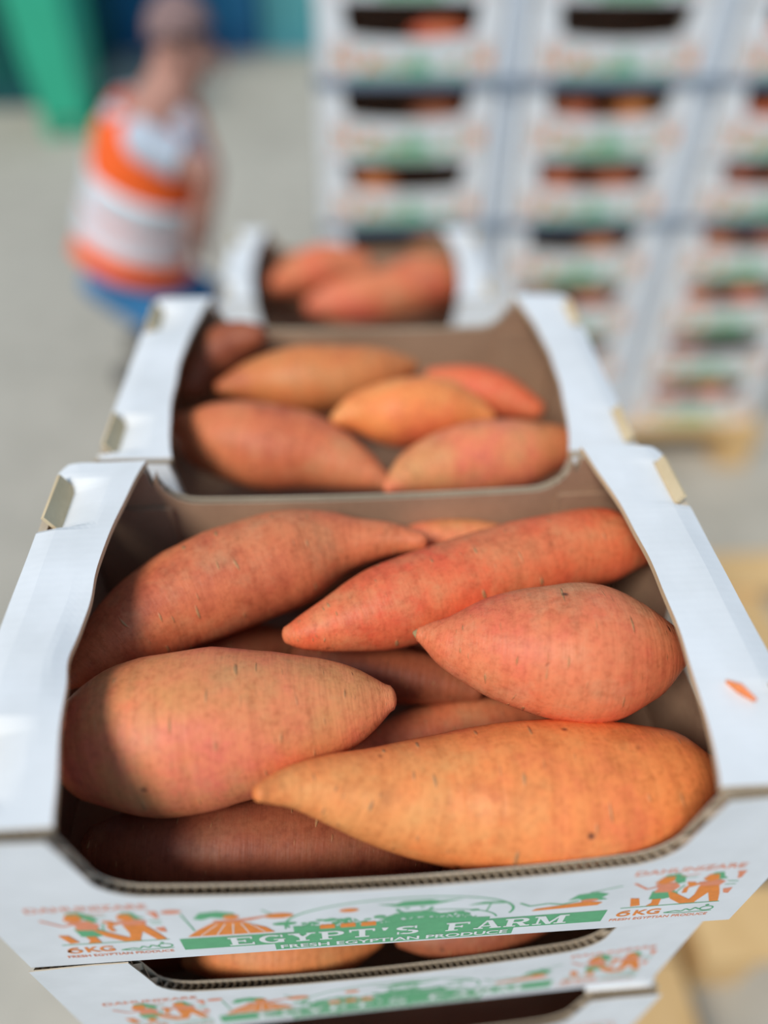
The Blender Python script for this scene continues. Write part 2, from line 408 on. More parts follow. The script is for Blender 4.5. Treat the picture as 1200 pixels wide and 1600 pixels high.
# ---- print on the front panel, drawn flat in (x, z) millimetres of the panel
class Ink:
    def __init__(s): s.b = MB()
    def poly(s, pts):
        q = [Vector((p[0]/1000, p[1]/1000, 0)) for p in pts]
        tr = tessellate_polygon([q]); s.b.add([(p.x, 0, p.y) for p in q], list(tr))
    def rect(s, x0, x1, z0, z1): s.poly([(x0, z0), (x1, z0), (x1, z1), (x0, z1)])
    def ell(s, cx, cz, rx, rz, n=18): s.poly([(cx+rx*math.cos(2*math.pi*i/n), cz+rz*math.sin(2*math.pi*i/n)) for i in range(n)])
    def arc(s, cx, cz, rx, rz, th, tz, a0, a1, n=20):
        for i in range(n):
            a = math.radians(a0+(a1-a0)*i/n); c = math.radians(a0+(a1-a0)*(i+1)/n)
            s.poly([(cx+rx*math.cos(a), cz+rz*math.sin(a)), (cx+rx*math.cos(c), cz+rz*math.sin(c)),
                    (cx+(rx-th)*math.cos(c), cz+(rz-tz)*math.sin(c)), (cx+(rx-th)*math.cos(a), cz+(rz-tz)*math.sin(a))])
    def line(s, x0, z0, x1, z1, wd):
        d = Vector((x1-x0, z1-z0)); nn = Vector((-d.y, d.x)).normalized()*wd/2
        s.poly([(x0+nn.x, z0+nn.y), (x1+nn.x, z1+nn.y), (x1-nn.x, z1-nn.y), (x0-nn.x, z0-nn.y)])
    def pline(s, pts, wd):
        for a, c in zip(pts, pts[1:]): s.line(a[0], a[1], c[0], c[1], wd)
    def text(s, body, x0, x1, z0, z1, bold=0.02):
        cu = bpy.data.curves.new('t', 'FONT'); cu.body = body; cu.size = 1; cu.offset = bold
        ob = bpy.data.objects.new('t', cu); C.objects.link(ob)
        me = bpy.data.meshes.new_from_object(ob)
        xs = [v.co.x for v in me.vertices]; zs = [v.co.y for v in me.vertices]
        ax, bx, az, bz = min(xs), max(xs), min(zs), max(zs)
        vs = [((x0+(v.co.x-ax)/(bx-ax)*(x1-x0))/1000, 0, (z0+(v.co.y-az)/(bz-az)*(z1-z0))/1000) for v in me.vertices]
        s.b.add(vs, [tuple(p.vertices) for p in me.polygons])
        bpy.data.objects.remove(ob); bpy.data.curves.remove(cu); bpy.data.meshes.remove(me)
def serif_text(ink, body, x0, x1, z0, z1):
    """broad slab-serif capitals from strokes, unit cell 1 x 1"""
    h = z1-z0; adv = {"'": 0.45, ' ': 0.7, 'M': 1.35}
    tot = sum(adv.get(c, 1.0)+0.16 for c in body)-0.16; k = (x1-x0)/tot; x = x0
    st, th, sf = 0.24, 0.14, 0.13
    for c in body:
        wd = adv.get(c, 1.0)
        X = lambda u: x+u*k
        Z = lambda v: z0+v*h
        R = lambda u0, u1, v0, v1: ink.rect(X(u0), X(u1), Z(v0), Z(v1))
        Q = lambda *p: ink.poly([(X(u), Z(v)) for u, v in p])
        A = lambda cx, cz, rx, rz, a0, a1: ink.arc(X(cx), Z(cz), rx*k, rz*h, st*0.95*k, th*1.05*h, a0, a1)
        if c in 'EF':
            R(0.10, 0.10+st, 0, 1); R(0, 0.92, 1-th, 1); R(0.92-0.08, 0.92, 0.72, 1); R(0.3, 0.66, 0.44, 0.57); R(0.58, 0.66, 0.36, 0.64)
            if c == 'E': R(0, 0.96, 0, th); R(0.88, 0.96, 0, 0.30)
            else: R(0, 0.5, 0, sf)
        elif c == 'G':
            A(0.5, 0.5, 0.5, 0.5, 50, 325); R(0.72, 0.94, 0.05, 0.45); R(0.56, 1.0, 0.38, 0.49); R(0.84, 0.92, 0.68, 0.98)
        elif c == 'Y':
            Q((0.06, 1), (0.34, 1), (0.60, 0.42), (0.40, 0.42)); Q((0.80, 1), (0.94, 1), (0.60, 0.42), (0.46, 0.50)); R(0.38, 0.62, 0, 0.48)
            R(-0.02, 0.42, 1-sf, 1); R(0.68, 1.02, 1-sf, 1); R(0.24, 0.76, 0, sf)
        elif c in 'PR':
            R(0.10, 0.10+st, 0, 1); R(0, 0.6, 1-th, 1); R(0.3, 0.6, 0.42, 0.42+th); A(0.6, 0.71, 0.36, 0.29, -90, 90); R(0, 0.48, 0, sf)
            if c == 'R': Q((0.46, 0.46), (0.70, 0.46), (0.98, 0), (0.70, 0)); R(0.66, 1.04, 0, sf)
        elif c == 'T':
            R(0.38, 0.62, 0, 1); R(0, 1, 1-th, 1); R(0, 0.09, 0.68, 1); R(0.91, 1, 0.68, 1); R(0.22, 0.78, 0, sf)
        elif c == "'":
            Q((0.10, 1), (0.36, 1), (0.26, 0.64), (0.16, 0.64))
        elif c == 'S':
            A(0.48, 0.735, 0.42, 0.265, 40, 270); A(0.52, 0.27, 0.42, 0.27, -140, 90); R(0.78, 0.86, 0.68, 1); R(0.10, 0.18, 0, 0.32)
        elif c == 'A':
            Q((0.40, 1), (0.62, 1), (0.98, 0), (0.70, 0)); Q((0.40, 1), (0.50, 1), (0.20, 0), (0.08, 0)); R(0.26, 0.74, 0.26, 0.38)
            R(-0.04, 0.34, 0, sf); R(0.60, 1.06, 0, sf)
        elif c == 'M':
            R(0.14, 0.24, 0, 1); R(0.98, 1.22, 0, 1); Q((0.10, 1), (0.40, 1), (0.76, 0), (0.56, 0)); Q((0.98, 1), (1.10, 1), (0.70, 0), (0.60, 0.1))
            R(0, 0.36, 0, sf); R(0.86, 1.36, 0, sf); R(0, 0.36, 1-sf, 1); R(1.0, 1.36, 1-sf, 1)
        x += (wd+0.16)*k
def front_print():
    out = []
    def sheet(name):
        q = [Ink() for _ in range(4)]; out.append((name, q)); return q
    G, O, Tc, Wt = sheet('name_banner')
    # banner with the farm's name and its second tier
    for k in range(20): G.rect(-113+233*k/20, -113+233*(k+1)/20, 13.5, 32)
    for k in range(12): G.rect(-64+134*k/12, -64+134*(k+1)/12, 3, 13.6)
    serif_text(Wt, "EGYPT'S FARM", -88, 99, 16.2, 30.2)
    Wt.text('FRESH EGYPTIAN PRODUCE', -61, 67, 5.2, 11.6, 0.022)
    # oval landscape
    G, O, Tc, Wt = sheet('oval_emblem')
    G.arc(5, 46, 61, 29.5, 1.5, 1.1, -12, 192, 40); G.arc(20, 34, 38, 20, 1.1, 0.9, 5, 120, 20)
    rnd = random.Random(3)
    for i in range(150):
        x = rnd.uniform(-46, 44); z = 33+rnd.uniform(0, 17)*(1-abs(x)/70)
        G.line(x, z, x+rnd.uniform(-4, 4), z+rnd.uniform(1, 5), rnd.uniform(0.5, 1.3))
    for i in range(44):
        x = -46+i*2.1; G.ell(x, 42+rnd.uniform(-6, 7), rnd.uniform(1.6, 3.4), rnd.uniform(1.0, 2.4), 9)
    for k in range(10):
        xa, xb = -52+10.6*k, -52+10.6*(k+1); G.poly([(xa, 32), (xb, 32), (xb, 39+3*math.sin(xb*0.09)), (xa, 39+3*math.sin(xa*0.09))])
    # figure with a winged hat inside the oval
    G.poly([(-8, 68), (2, 66.5), (6, 70), (20, 70), (25, 67), (37, 68.5), (26, 64), (21, 62), (3, 62), (-1, 64.5)])
    G.arc(12, 58.5, 10, 8.5, 2.0, 1.6, 180, 360, 14); G.ell(8, 59, 1.6, 0.9, 8); G.ell(16, 59, 1.6, 0.9, 8)
    G.poly([(3, 52), (21, 52), (30, 44), (-7, 44)])
    G.poly([(40, 57), (48, 60.5), (57, 59), (63, 56), (52, 57)]); G.line(52, 57, 51, 46, 0.9)
    O.ell(-22, 62, 5, 2.8, 16)
    for x in (-38, -27, -16):
        O.rect(x, x+8, 35, 40)
        for k in range(3): O.ell(x+1.6+k*2.5, 40.6, 1.5, 1.4, 8)
    # sun discs and the kneeling lady
    G, O, Tc, Wt = sheet('kneeling_figure_print')
    O.ell(-58, 60.5, 7.5, 3.8); Tc.ell(-110, 74, 5, 2.7)
    G.line(-106, 70, -103, 44, 0.9); G.ell(-56, 47, 6.5, 2.6, 12); G.line(-56, 47, -56, 38, 0.9)
    # kneeling lady
    G.poly([(-101, 62), (-97, 70), (-88, 71.5), (-80, 68), (-79, 62), (-84, 60), (-92, 63), (-97, 60)])
    O.ell(-82, 62.5, 4.2, 3.6, 12); Tc.poly([(-92, 58), (-80, 58), (-67, 61), (-60, 64), (-61, 61.5), (-73, 55.5), (-90, 54)])
    O.poly([(-92, 55), (-78, 55), (-66, 44), (-62, 35), (-108, 35), (-101, 45)])
    for k in range(5): Wt.line(-90+k*4, 53, -101+k*8.5, 36, 0.6)
    G.line(-66, 70, -56, 56, 0.8)
    # reclining figure right of the oval
    G, O, Tc, Wt = sheet('reclining_figure_print')
    O.poly([(76, 40), (112, 42), (114, 46), (104, 49), (90, 45.5), (78, 43)]); G.pline([(68, 54), (74, 48), (84, 50), (92, 47), (100, 51)], 1.4)
    G.poly([(94, 52), (98, 60), (108, 62), (115, 58), (112, 53), (116, 50), (104, 49), (99, 54)])
    Tc.ell(106, 50.5, 5, 2.2, 10); G.line(104, 62, 120, 68, 0.8)
    # two blocks with striding figures
    for dx in (0, 301):
        G, O, Tc, Wt = sheet('figure_panel_print')
        X = lambda pts: [(p[0]+dx, p[1]) for p in pts]
        Tc.text('DAHUNIZARE', -178+dx, -120+dx, 80.5, 86.5, 0.015)
        G.line(-174+dx, 33, -118+dx, 33, 0.9)
        # first figure
        G.poly(X([(-163, 70), (-160, 78), (-154, 79), (-149, 74), (-147, 66), (-151, 64), (-154, 70)]))
        O.poly(X([(-164, 68), (-161, 76), (-155, 76), (-154, 69), (-158, 66)]))
        Tc.poly(X([(-163, 66), (-152, 67), (-148, 60), (-151, 53), (-161, 54), (-160, 60)]))
        G.poly(X([(-162, 56), (-150, 56), (-146, 46), (-153, 43), (-161, 44)]))
        O.poly(X([(-159, 44), (-154, 44), (-153, 34), (-160, 34), (-158, 38)])); O.poly(X([(-153, 54), (-149, 52), (-136, 38), (-132, 34), (-141, 34), (-149, 43)]))
        Tc.pline(X([(-175, 70), (-166, 60), (-160, 63)]), 1.6); O.poly(X([(-172, 48), (-167, 47), (-164, 36), (-169, 35)]))
        O.poly(X([(-146, 66), (-141, 65), (-139, 60), (-144, 61)]))
        # second figure
        G.poly(X([(-137, 70), (-134, 76), (-129, 76), (-127, 70), (-124, 67), (-131, 66)]))
        O.poly(X([(-138, 68), (-136, 74), (-131, 74), (-129, 67), (-133, 64)]))
        Tc.poly(X([(-139, 64), (-128, 66), (-124, 63), (-126, 57), (-136, 57)])); O.pline(X([(-138, 62), (-144, 58), (-143, 50)]), 2.6)
        O.poly(X([(-137, 58), (-126, 58), (-122, 46), (-119, 34), (-124, 34), (-129, 48), (-133, 34), (-138, 34), (-136, 46)]))
        G.pline(X([(-146, 62), (-148, 52), (-143, 42)]), 0.8)
        # little glyph marks at the edge
        Tc.poly(X([(-122, 76), (-117, 76), (-117, 67), (-119, 66), (-120, 71)])); G.line(-123+dx, 63, -117+dx, 62, 0.9); Tc.poly(X([(-122, 52), (-117, 53), (-117, 45), (-120, 46)]))
        G.line(-123+dx, 58, -117+dx, 58, 0.7); Tc.line(-152+dx, 75, -142+dx, 76, 0.7); G.line(-150+dx, 72, -142+dx, 72, 0.6)
        # weight, small running mark, slogan
        O.text('KG', -164+dx, -149+dx, 19.5, 28, 0.022); O.arc(-170+dx, 22.4, 4.0, 3.2, 1.9, 1.3, 0, 360, 22); O.pline(X([(-173.2, 22), (-172.6, 25), (-170.6, 27.2), (-167.2, 27.6)]), 1.7)
        G.pline(X([(-146, 20), (-140, 22), (-136, 20.5), (-134, 24), (-131, 21), (-129, 25), (-126, 22)]), 1.1); G.arc(-122+dx, 23, 4.2, 3.6, 1, 0.9, 0, 360, 14)
        G.pline(X([(-146, 20), (-136, 18), (-118, 19)]), 0.8); G.ell(-123+dx, 28, 1.2, 1.2, 8)
        Tc.text('FRESH EGYPTIAN PRODUCE', -176+dx, -119+dx, 12.2, 16, 0.012)
    res = []
    for name, inks in out:
        b = MB()
        for mi, (ink, off) in enumerate(zip(inks, (0.00015, 0.00025, 0.0002, 0.00035))):
            b.add([(v[0], -off-bow_at(v[0], v[2], BOW), v[2]) for v in ink.b.v], ink.b.f, mi)
        res.append((name, b.mesh(name, [GREEN, ORANGE, TERRA, INKWHITE], False)))
    return res
PRINT = front_print()
def carton(damage=0, tab=None):
    r = empty('produce_carton')
    link('bottom_panel', bottom_me, r)
    f = link('front_panel', front_me, r); link('fluting', front_fl, f)
    for nm, me in PRINT: link(nm, me, f)['kind'] = 'stuff'
    k = link('back_panel', back_me, r, (0, BD, 0)); link('fluting', back_fl, k)
    for i, s in enumerate((-1, 1)):
        link('side_panel', side_me[i], r, (0, T, 0.0))
        fl = link('top_ledge', flange_me[(s, damage if s < 0 else 0)], r)
        for y in (0.037, BD-0.037):
            t = link('stacking_tab', tab or tab_me, r, (s*0.1925, y, BH)); t.rotation_euler = (0, s*0.5, 0)
        for y in (BD-T-0.0024,):
            c = link('corner_flap', flap_me, r, (s*0.164, y, 0.005))
            if s > 0: c.rotation_euler = (0, 0, math.pi)
    return r
proto = carton(0, low_tab_me); near = carton(1); second_top = carton(0); third_top = carton(0)
ORD = ['topmost', 'second', 'third', 'fourth', 'fifth', 'sixth', 'seventh', 'eighth', 'ninth', 'tenth']
used = [False]
def place(loc, rz, label, group, src=None, sz=1.0):
    if src: o = src
    elif not used[0]: o = proto; used[0] = True
    else: o = copy_tree(proto)
    o.location = loc; o.rotation_euler[2] = rz; o.scale = (1, 1, sz); tag(o, label, 'carton', group); return o
# nearest stack (seven high)
place((0, 0, -BH), 0, 'open white carton full of sweet potatoes, largest and sharpest, topmost of the nearest stack', 'cartons of the nearest stack', near)
dx = [0.0, -0.001, 0.004, -0.003, 0.002, -0.004, 0.003]
for k in range(1, 7):
    place((dx[k], [0, 0.004, -0.002, 0.003, 0, 0.002, 0][k], -BH*(k+1)-0.0004*k), [0, 0.03, 0.012, -0.006, 0.008, -0.004, 0.004][k],
          'white printed carton, %s from the top of the nearest stack' % ORD[k], 'cartons of the nearest stack')
# second stack, boards pressed a little lower
S2Z = 0.9755
for k in range(7):
    place((0.0054+dx[k]*(k > 0), 0.277, GZ+PT+0.001+BH*S2Z*(6-k)), -0.022,
          'open white carton of sweet potatoes directly behind the nearest one, topmost of its stack' if k == 0 else
          'white printed carton, %s from the top of the second stack' % ORD[k], 'cartons of the second stack', second_top if k == 0 else None, S2Z)
# third, lower stack
S3Y = 0.84; S3Z = GZ+0.1005+6*BH
for k in range(6):
    place((0.015+dx[k], S3Y, S3Z-BH*(k+1)+0.0002*(6-k)), -0.03,
          'blurred open carton of sweet potatoes behind the second, topmost of the low third stack' if k == 0 else
          'white printed carton, %s from the top of the low third stack' % ORD[k], 'cartons of the third stack', third_top if k == 0 else None)
# background wall of cartons
WALLY = 1.70; COLX = [0.165, 0.625, 1.085]; NR = 9; BASE = GZ+0.1605
CN = ['left', 'middle', 'right']
for c in range(3):
    for k in range(NR):
        jx = random.uniform(-0.004, 0.004); jy = random.uniform(0, 0.008)
        place((COLX[c]+jx, WALLY+jy, BASE+(BH+0.0003)*k), random.uniform(-0.01, 0.01),
              'blurred white carton with green print, %s from the bottom of the %s background column' % (['lowest', 'second', 'third', 'fourth', 'fifth', 'sixth', 'seventh', 'eighth', 'ninth'][k], CN[c]),
              'cartons of the background wall')

# ------------------------------------------------------------------ sweet potatoes
def potato(px, zs, label, mat, group, seed, nz=0.035, tips='', squash=1.0, side=None):
    """px: (u, v, half-width in pixels) along the axis in the photograph; zs: heights of first and last point of the axis"""
    n = len(px); pts = []
    for i, (u, v, h) in enumerate(px):
        if isinstance(zs, (list, tuple)) and len(zs) == n: z = zs[i]
        else: z = zs[0]+(zs[1]-zs[0])*i/(n-1)
        p = at_z(u, v, z); pts.append((p.x, p.y, p.z, h*depth(p)/FPX))
    return potato3d(pts, label, mat, group, seed, nz, tips, squash)
def potato3d(pts, label, mat, group, seed, nz=0.035, tips='', squash=1.0):
    sm = catmull(pts, 44)
    me, ctr = loft([s[:3] for s in sm], [max(s[3], 0.002) for s in sm], 28, [max(s[3], 0.002)*squash for s in sm], None, True, True, nz, seed, 'sweet_potato', [mat])
    o = link('sweet_potato', me, None, ctr); tag(o, label, 'sweet potato', group)
    P = [Vector(s[:3]) for s in sm]
    for e in tips:
        a, b_ = (P[0], P[1]) if e == 'a' else (P[-1], P[-2])
        r = pts[0][3] if e == 'a' else pts[-1][3]
        d = (a-b_).normalized(); s = a+d*r*0.30-ctr
        tm, tc = loft([s, s+d*r*0.25, s+d*r*0.5], [r*0.72, r*0.50, r*0.26], 10, None, None, True, True, 0.15, seed, 'root_end', [TIP])
        link('root_end', tm, o, tc)
    return o
g1 = 'sweet potatoes in the nearest carton'
potato([(108, 1066, 14), (135, 1042, 34), (195, 992, 62), (275, 940, 78), (365, 902, 82), (455, 870, 76), (515, 852, 56), (560, 846, 38), (610, 842, 27), (660, 846, 15)], (-0.066, -0.040),
       'long rusty sweet potato with a thin neck, at the back left of the nearest carton', SK_RUST, g1, 1.0, 0.03)
potato([(612, 850, 10), (660, 840, 25), (740, 842, 30), (820, 852, 22), (860, 860, 10)], (-0.062, -0.070),
       'mostly hidden sweet potato along the back wall of the nearest carton', SK_TAN, g1, 2.0)
potato([(450, 992, 15), (475, 988, 28), (520, 976, 44), (600, 950, 66), (700, 918, 71), (800, 884, 68), (890, 860, 62), (955, 852, 56), (1000, 852, 34)], (-0.052, -0.050),
       'long red sweet potato lying diagonally at the back right of the nearest carton', SK_RED, g1, 3.0, 0.03)
potato([(657, 991, 13), (674, 995, 25), (710, 1004, 48), (775, 1010, 82), (860, 1016, 104), (935, 1019, 106), (1000, 1017, 80), (1042, 1012, 46), (1066, 1006, 22)], (-0.040, -0.044),
       'plump pink-coral sweet potato with a dry pointed tip, at the right of the nearest carton', SK_PINK, g1, 4.0, 0.025, 'a')
potato([(99, 1180, 40), (124, 1172, 78), (200, 1152, 113), (300, 1140, 124), (400, 1126, 112), (490, 1110, 86), (560, 1099, 56), (606, 1091, 22)], (-0.070, -0.056),
       'thick tan-orange sweet potato with a pink cheek, at the left of the nearest carton', SK_TAN, g1, 5.0, 0.025)
potato([(404, 1240, 13), (425, 1234, 22), (465, 1228, 36), (520, 1232, 54), (600, 1243, 76), (700, 1247, 99), (800, 1247, 116), (900, 1246, 117), (1000, 1237, 105), (1070, 1222, 82), (1116, 1214, 36)], (-0.040, -0.044, -0.050, -0.058, -0.069, -0.079, -0.082, -0.083, -0.081, -0.077, -0.074),
       'large bright orange sweet potato with a pointed end, lying along the nearest front sill', SK_ORANGE, g1, 6.0, 0.022)
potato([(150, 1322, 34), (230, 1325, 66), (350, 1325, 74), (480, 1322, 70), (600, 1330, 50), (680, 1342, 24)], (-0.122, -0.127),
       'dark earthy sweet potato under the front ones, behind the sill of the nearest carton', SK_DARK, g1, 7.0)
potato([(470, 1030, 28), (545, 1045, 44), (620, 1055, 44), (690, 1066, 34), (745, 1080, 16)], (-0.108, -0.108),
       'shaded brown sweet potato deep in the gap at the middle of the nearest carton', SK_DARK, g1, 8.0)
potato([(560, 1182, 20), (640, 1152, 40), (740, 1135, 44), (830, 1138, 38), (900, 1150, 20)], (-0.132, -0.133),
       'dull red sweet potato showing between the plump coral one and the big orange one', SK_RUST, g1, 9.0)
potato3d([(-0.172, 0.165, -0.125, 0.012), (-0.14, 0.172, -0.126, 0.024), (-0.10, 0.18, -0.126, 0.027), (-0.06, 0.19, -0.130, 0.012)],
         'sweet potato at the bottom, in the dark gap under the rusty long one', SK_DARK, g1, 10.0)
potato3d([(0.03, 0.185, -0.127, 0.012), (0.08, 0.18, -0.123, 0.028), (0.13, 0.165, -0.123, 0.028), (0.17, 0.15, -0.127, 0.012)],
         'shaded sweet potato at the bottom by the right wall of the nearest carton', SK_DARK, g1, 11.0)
g2 = 'sweet potatoes in the second carton'
potato([(285, 668, 26), (330, 684, 54), (410, 697, 68), (490, 708, 58), (550, 730, 38), (604, 754, 12)], (-0.076, -0.086),
       'rusty sweet potato at the front left of the second carton', SK_RUST, g2, 12.0)
potato([(343, 606, 11), (395, 597, 34), (465, 594, 52), (540, 590, 50), (600, 580, 36), (645, 572, 13)], (-0.068, -0.066),
       'tan sweet potato lying across the middle of the second carton', SK_BROWN, g2, 13.0)
potato([(524, 655, 11), (562, 646, 34), (622, 646, 54), (690, 642, 50), (735, 645, 32), (768, 652, 10)], (-0.062, -0.064),
       'bright orange sweet potato in the centre of the second carton', SK_ORANGE, g2, 14.0)
potato([(606, 762, 10), (655, 735, 40), (735, 716, 57), (815, 708, 52), (875, 698, 34)], (-0.060, -0.070),
       'orange sweet potato at the front right of the second carton', SK_TAN, g2, 15.0)
potato([(672, 590, 16), (720, 602, 32), (780, 618, 34), (840, 642, 16)], (-0.078, -0.084),
       'small red sweet potato at the back right of the second carton', SK_RED, g2, 16.0)
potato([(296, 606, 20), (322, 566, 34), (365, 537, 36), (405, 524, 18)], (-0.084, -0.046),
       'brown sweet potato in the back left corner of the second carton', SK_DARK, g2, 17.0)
g3 = 'sweet potatoes in the third carton'
z3 = S3Z
potato([(428, 448, 14), (465, 432, 32), (515, 420, 37), (570, 415, 20)], (z3-0.045, z3-0.04),
       'pink sweet potato at the left of the blurred third carton', SK_PINK, g3, 18.0)
potato([(485, 478, 14), (540, 470, 36), (620, 460, 40), (690, 448, 26), (715, 444, 12)], (z3-0.05, z3-0.05),
       'coral sweet potato at the front of the blurred third carton', SK_PINK, g3, 19.0)
potato([(612, 424, 10), (655, 418, 20), (700, 420, 14)], (z3-0.040, z3-0.040),
       'brownish sweet potato behind the coral one in the third carton', SK_RUST, g3, 20.0)
g4 = 'sweet potatoes in the second carton from the top of the nearest stack'
zt = -BH
potato([(292, 1500, 14), (350, 1486, 46), (430, 1482, 62), (510, 1476, 52), (590, 1460, 18)], (zt-0.092, zt-0.094),
       'orange sweet potato showing in the slot below the name banner, left side', SK_BROWN, g4, 21.0)
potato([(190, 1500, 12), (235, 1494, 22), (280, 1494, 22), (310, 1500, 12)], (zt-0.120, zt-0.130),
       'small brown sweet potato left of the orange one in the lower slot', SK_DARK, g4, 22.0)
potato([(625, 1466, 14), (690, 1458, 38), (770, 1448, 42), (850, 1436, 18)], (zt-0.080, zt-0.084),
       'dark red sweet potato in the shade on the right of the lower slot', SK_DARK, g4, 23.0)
# potatoes peeping out of the background cartons: a few shapes, copied
protos = []
for i, (L, r, mt) in enumerate(((0.125, 0.034, SK_PINK), (0.115, 0.036, SK_ORANGE), (0.13, 0.033, SK_RED))):
    q = [(-L/2, 0, 0, 0.008), (-L*0.32, 0.004, 0, r*0.75), (0, 0.006, 0, r), (L*0.3, 0.0, 0, r*0.8), (L/2, -0.004, 0, 0.008)]
    sm = catmull(q, 26)
    me, ctr = loft([s[:3] for s in sm], [s[3] for s in sm], 16, None, None, True, True, 0.05, 40.0+i, 'sweet_potato', [mt]); protos.append(me)
RN = ['lowest', 'second', 'third', 'fourth', 'fifth', 'sixth', 'seventh', 'eighth', 'ninth']
rr = random.Random(11)
for c in range(3):
    for k in range(NR):
        for j, dxp in enumerate((-0.072, 0.072)):
            if rr.random() < 0.12: continue
            o = link('sweet_potato', protos[rr.randrange(3)], None, (COLX[c]+dxp+rr.uniform(-0.004, 0.004), WALLY+0.058+rr.uniform(0, 0.010), BASE+(BH+0.0003)*k+0.094+rr.uniform(-0.006, 0.006)))
            o.rotation_euler = (rr.uniform(0, 6.28), 0, rr.uniform(-0.18, 0.18))
            tag(o, 'sweet potato at %s in %s carton from the bottom, %s background column' % (('left', 'right')[j], RN[k], CN[c]), 'sweet potato', 'sweet potatoes in the background cartons')
for cx, cy, tops, nm in ((0.0, 0.0, [(k, -BH*(k+1)) for k in range(2, 7)], 'nearest stack'), (0.015, S3Y, [(k, S3Z-BH*(k+1)) for k in range(1, 6)], 'low third stack')):
    for k, zb in tops:
        for j, dxp in enumerate((-0.072, 0.072)):
            o = link('sweet_potato', protos[rr.randrange(3)], None, (cx+dxp, cy+0.062+rr.uniform(0, 0.008), zb+0.086+rr.uniform(-0.006, 0.004)))
            o.rotation_euler = (rr.uniform(0, 6.28), 0, rr.uniform(-0.15, 0.15))
            tag(o, 'shaded sweet potato at %s in %s carton from the top of the %s' % (('left', 'right')[j], ORD[k], nm), 'sweet potato', 'sweet potatoes in the lower cartons')
# crumb of potato skin lying on the right ledge
p = at_z(1158, 1081, 0.0012)
me, ctr = loft([p+Vector((-0.0045, 0.006, 0)), p+Vector((-0.001, 0.001, 0.0014)), p+Vector((0.0045, -0.005, 0.0004))], [0.0014, 0.0036, 0.0014], 10, [0.0006, 0.0012, 0.0006], None, True, True, 0.2, 3.0, 'skin_flake', [SK_ORANGE])
tag(link('skin_flake', me, None, ctr), 'tiny orange flake of potato skin on the right ledge of the nearest carton', 'flake')

# ------------------------------------------------------------------ straps round the background wall
STRAP = plain('grey_strap', (120, 138, 156), 0.5, 0.05)
for v, nm in ((128, 'upper'), (352, 'lower')):
    z = at_y(700, v, WALLY).z
    b = MB()
    x0, x1 = COLX[0]-0.206, COLX[2]+0.206
    b.box(x0, x1, WALLY-0.0045, WALLY-0.0030, z-0.009, z+0.009)
    b.box(x0-0.0015, x0, WALLY-0.0045, WALLY+0.262, z-0.009, z+0.009); b.box(x1, x1+0.0015, WALLY-0.0045, WALLY+0.262, z-0.009, z+0.009)
    b.box(x0, x1, WALLY+0.2605, WALLY+0.262, z-0.009, z+0.009)
    o = link('strap', b.mesh('strap', [STRAP])); tag(o, '%s grey packing strap across the background wall of cartons' % nm, 'strap', 'packing straps')

# pale boards added to lighten the too-dark gaps between the background columns
BOARD = plain('pale_blue_grey_board', (216, 224, 232), 0.7, 0.04, 6)
for c in range(2):
    xa, xb = COLX[c]+0.208, COLX[c+1]-0.208
    b = MB(); b.box(xa, xb, WALLY+0.018, WALLY+0.024, BASE, BASE+NR*BH-0.02); b.box(xa, xa+0.004, WALLY+0.024, WALLY+0.09, BASE, BASE+NR*BH-0.02)
    tag(link('added_gap_board', b.mesh('added_gap_board', [BOARD])), 'added pale board lightening the gap between the %s background columns' % ('left and middle', 'middle and right')[c], 'board', 'added boards lightening the gaps between carton columns')

# ------------------------------------------------------------------ far containers
def container(name, x0, x1, y0, dp, h, col, col2, label):
    root = empty(name, ((x0+x1)/2, y0+dp/2, GZ)); tag(root, label, 'container', 'metal containers at the far end of the yard')
    hx = (x1-x0)/2; hy = dp/2
    mt = plain(name+'_paint', col, 0.55, 0.12, 2); mt2 = plain(name+'_frame_paint', col2, 0.55, 0.12, 2)
    b = MB(); n = int(2*hx/0.09)
    prof = []
    for i in range(n):
        xa = -hx+0.06+i*(2*hx-0.12)/n; wv = (2*hx-0.12)/n
        prof += [(xa, 0.0), (xa+wv*0.35, 0.0), (xa+wv*0.5, 0.035), (xa+wv*0.85, 0.035)]
    prof.append((hx-0.06, 0.0))
    vs = [(x, -hy+0.02+y, z) for z in (0.14, h-0.1) for x, y in prof]; m_ = len(prof)
    b.add(vs, [(i, i+1, m_+i+1, m_+i) for i in range(m_-1)]); link('corrugated_wall', b.mesh('corrugated_wall', [mt]), root)
    for sx in (-1, 1):
        b = MB(); b.box(sx*hx-0.06 if sx > 0 else -hx, hx if sx > 0 else -hx+0.06, -hy, -hy+0.08, 0, h); link('corner_post', b.mesh('corner_post', [mt2]), root)
        b = MB(); b.box(sx*hx-0.03 if sx > 0 else -hx, hx if sx > 0 else -hx+0.03, -hy+0.08, hy, 0.05, h); link('end_wall', b.mesh('end_wall', [mt2]), root)
    b = MB(); b.box(-hx+0.06, hx-0.06, -hy, -hy+0.08, 0.0, 0.14); link('bottom_rail', b.mesh('bottom_rail', [mt2]), root)
    b = MB(); b.box(-hx+0.06, hx-0.06, -hy, -hy+0.08, h-0.1, h); link('top_rail', b.mesh('top_rail', [mt2]), root)
    b = MB(); b.box(-hx+0.03, hx-0.03, -hy+0.08, hy, h-0.04, h); link('roof', b.mesh('roof', [mt]), root)
    b = MB(); b.box(-hx+0.03, hx-0.03, hy-0.03, hy, 0.05, h-0.04); link('back_wall', b.mesh('back_wall', [mt2]), root)
    return root
container('container', -5.2, -1.72, 5.7, 1.5, 2.4, (26, 110, 104), (18, 84, 88), 'dark green metal container at the far left of the yard')
bx = at_y(408, 60, 7.3).x
container('container', -2.6, bx-0.02, 7.3, 2.2, 2.4, (60, 146, 190), (44, 112, 160), 'blue metal container far behind the kneeling worker')
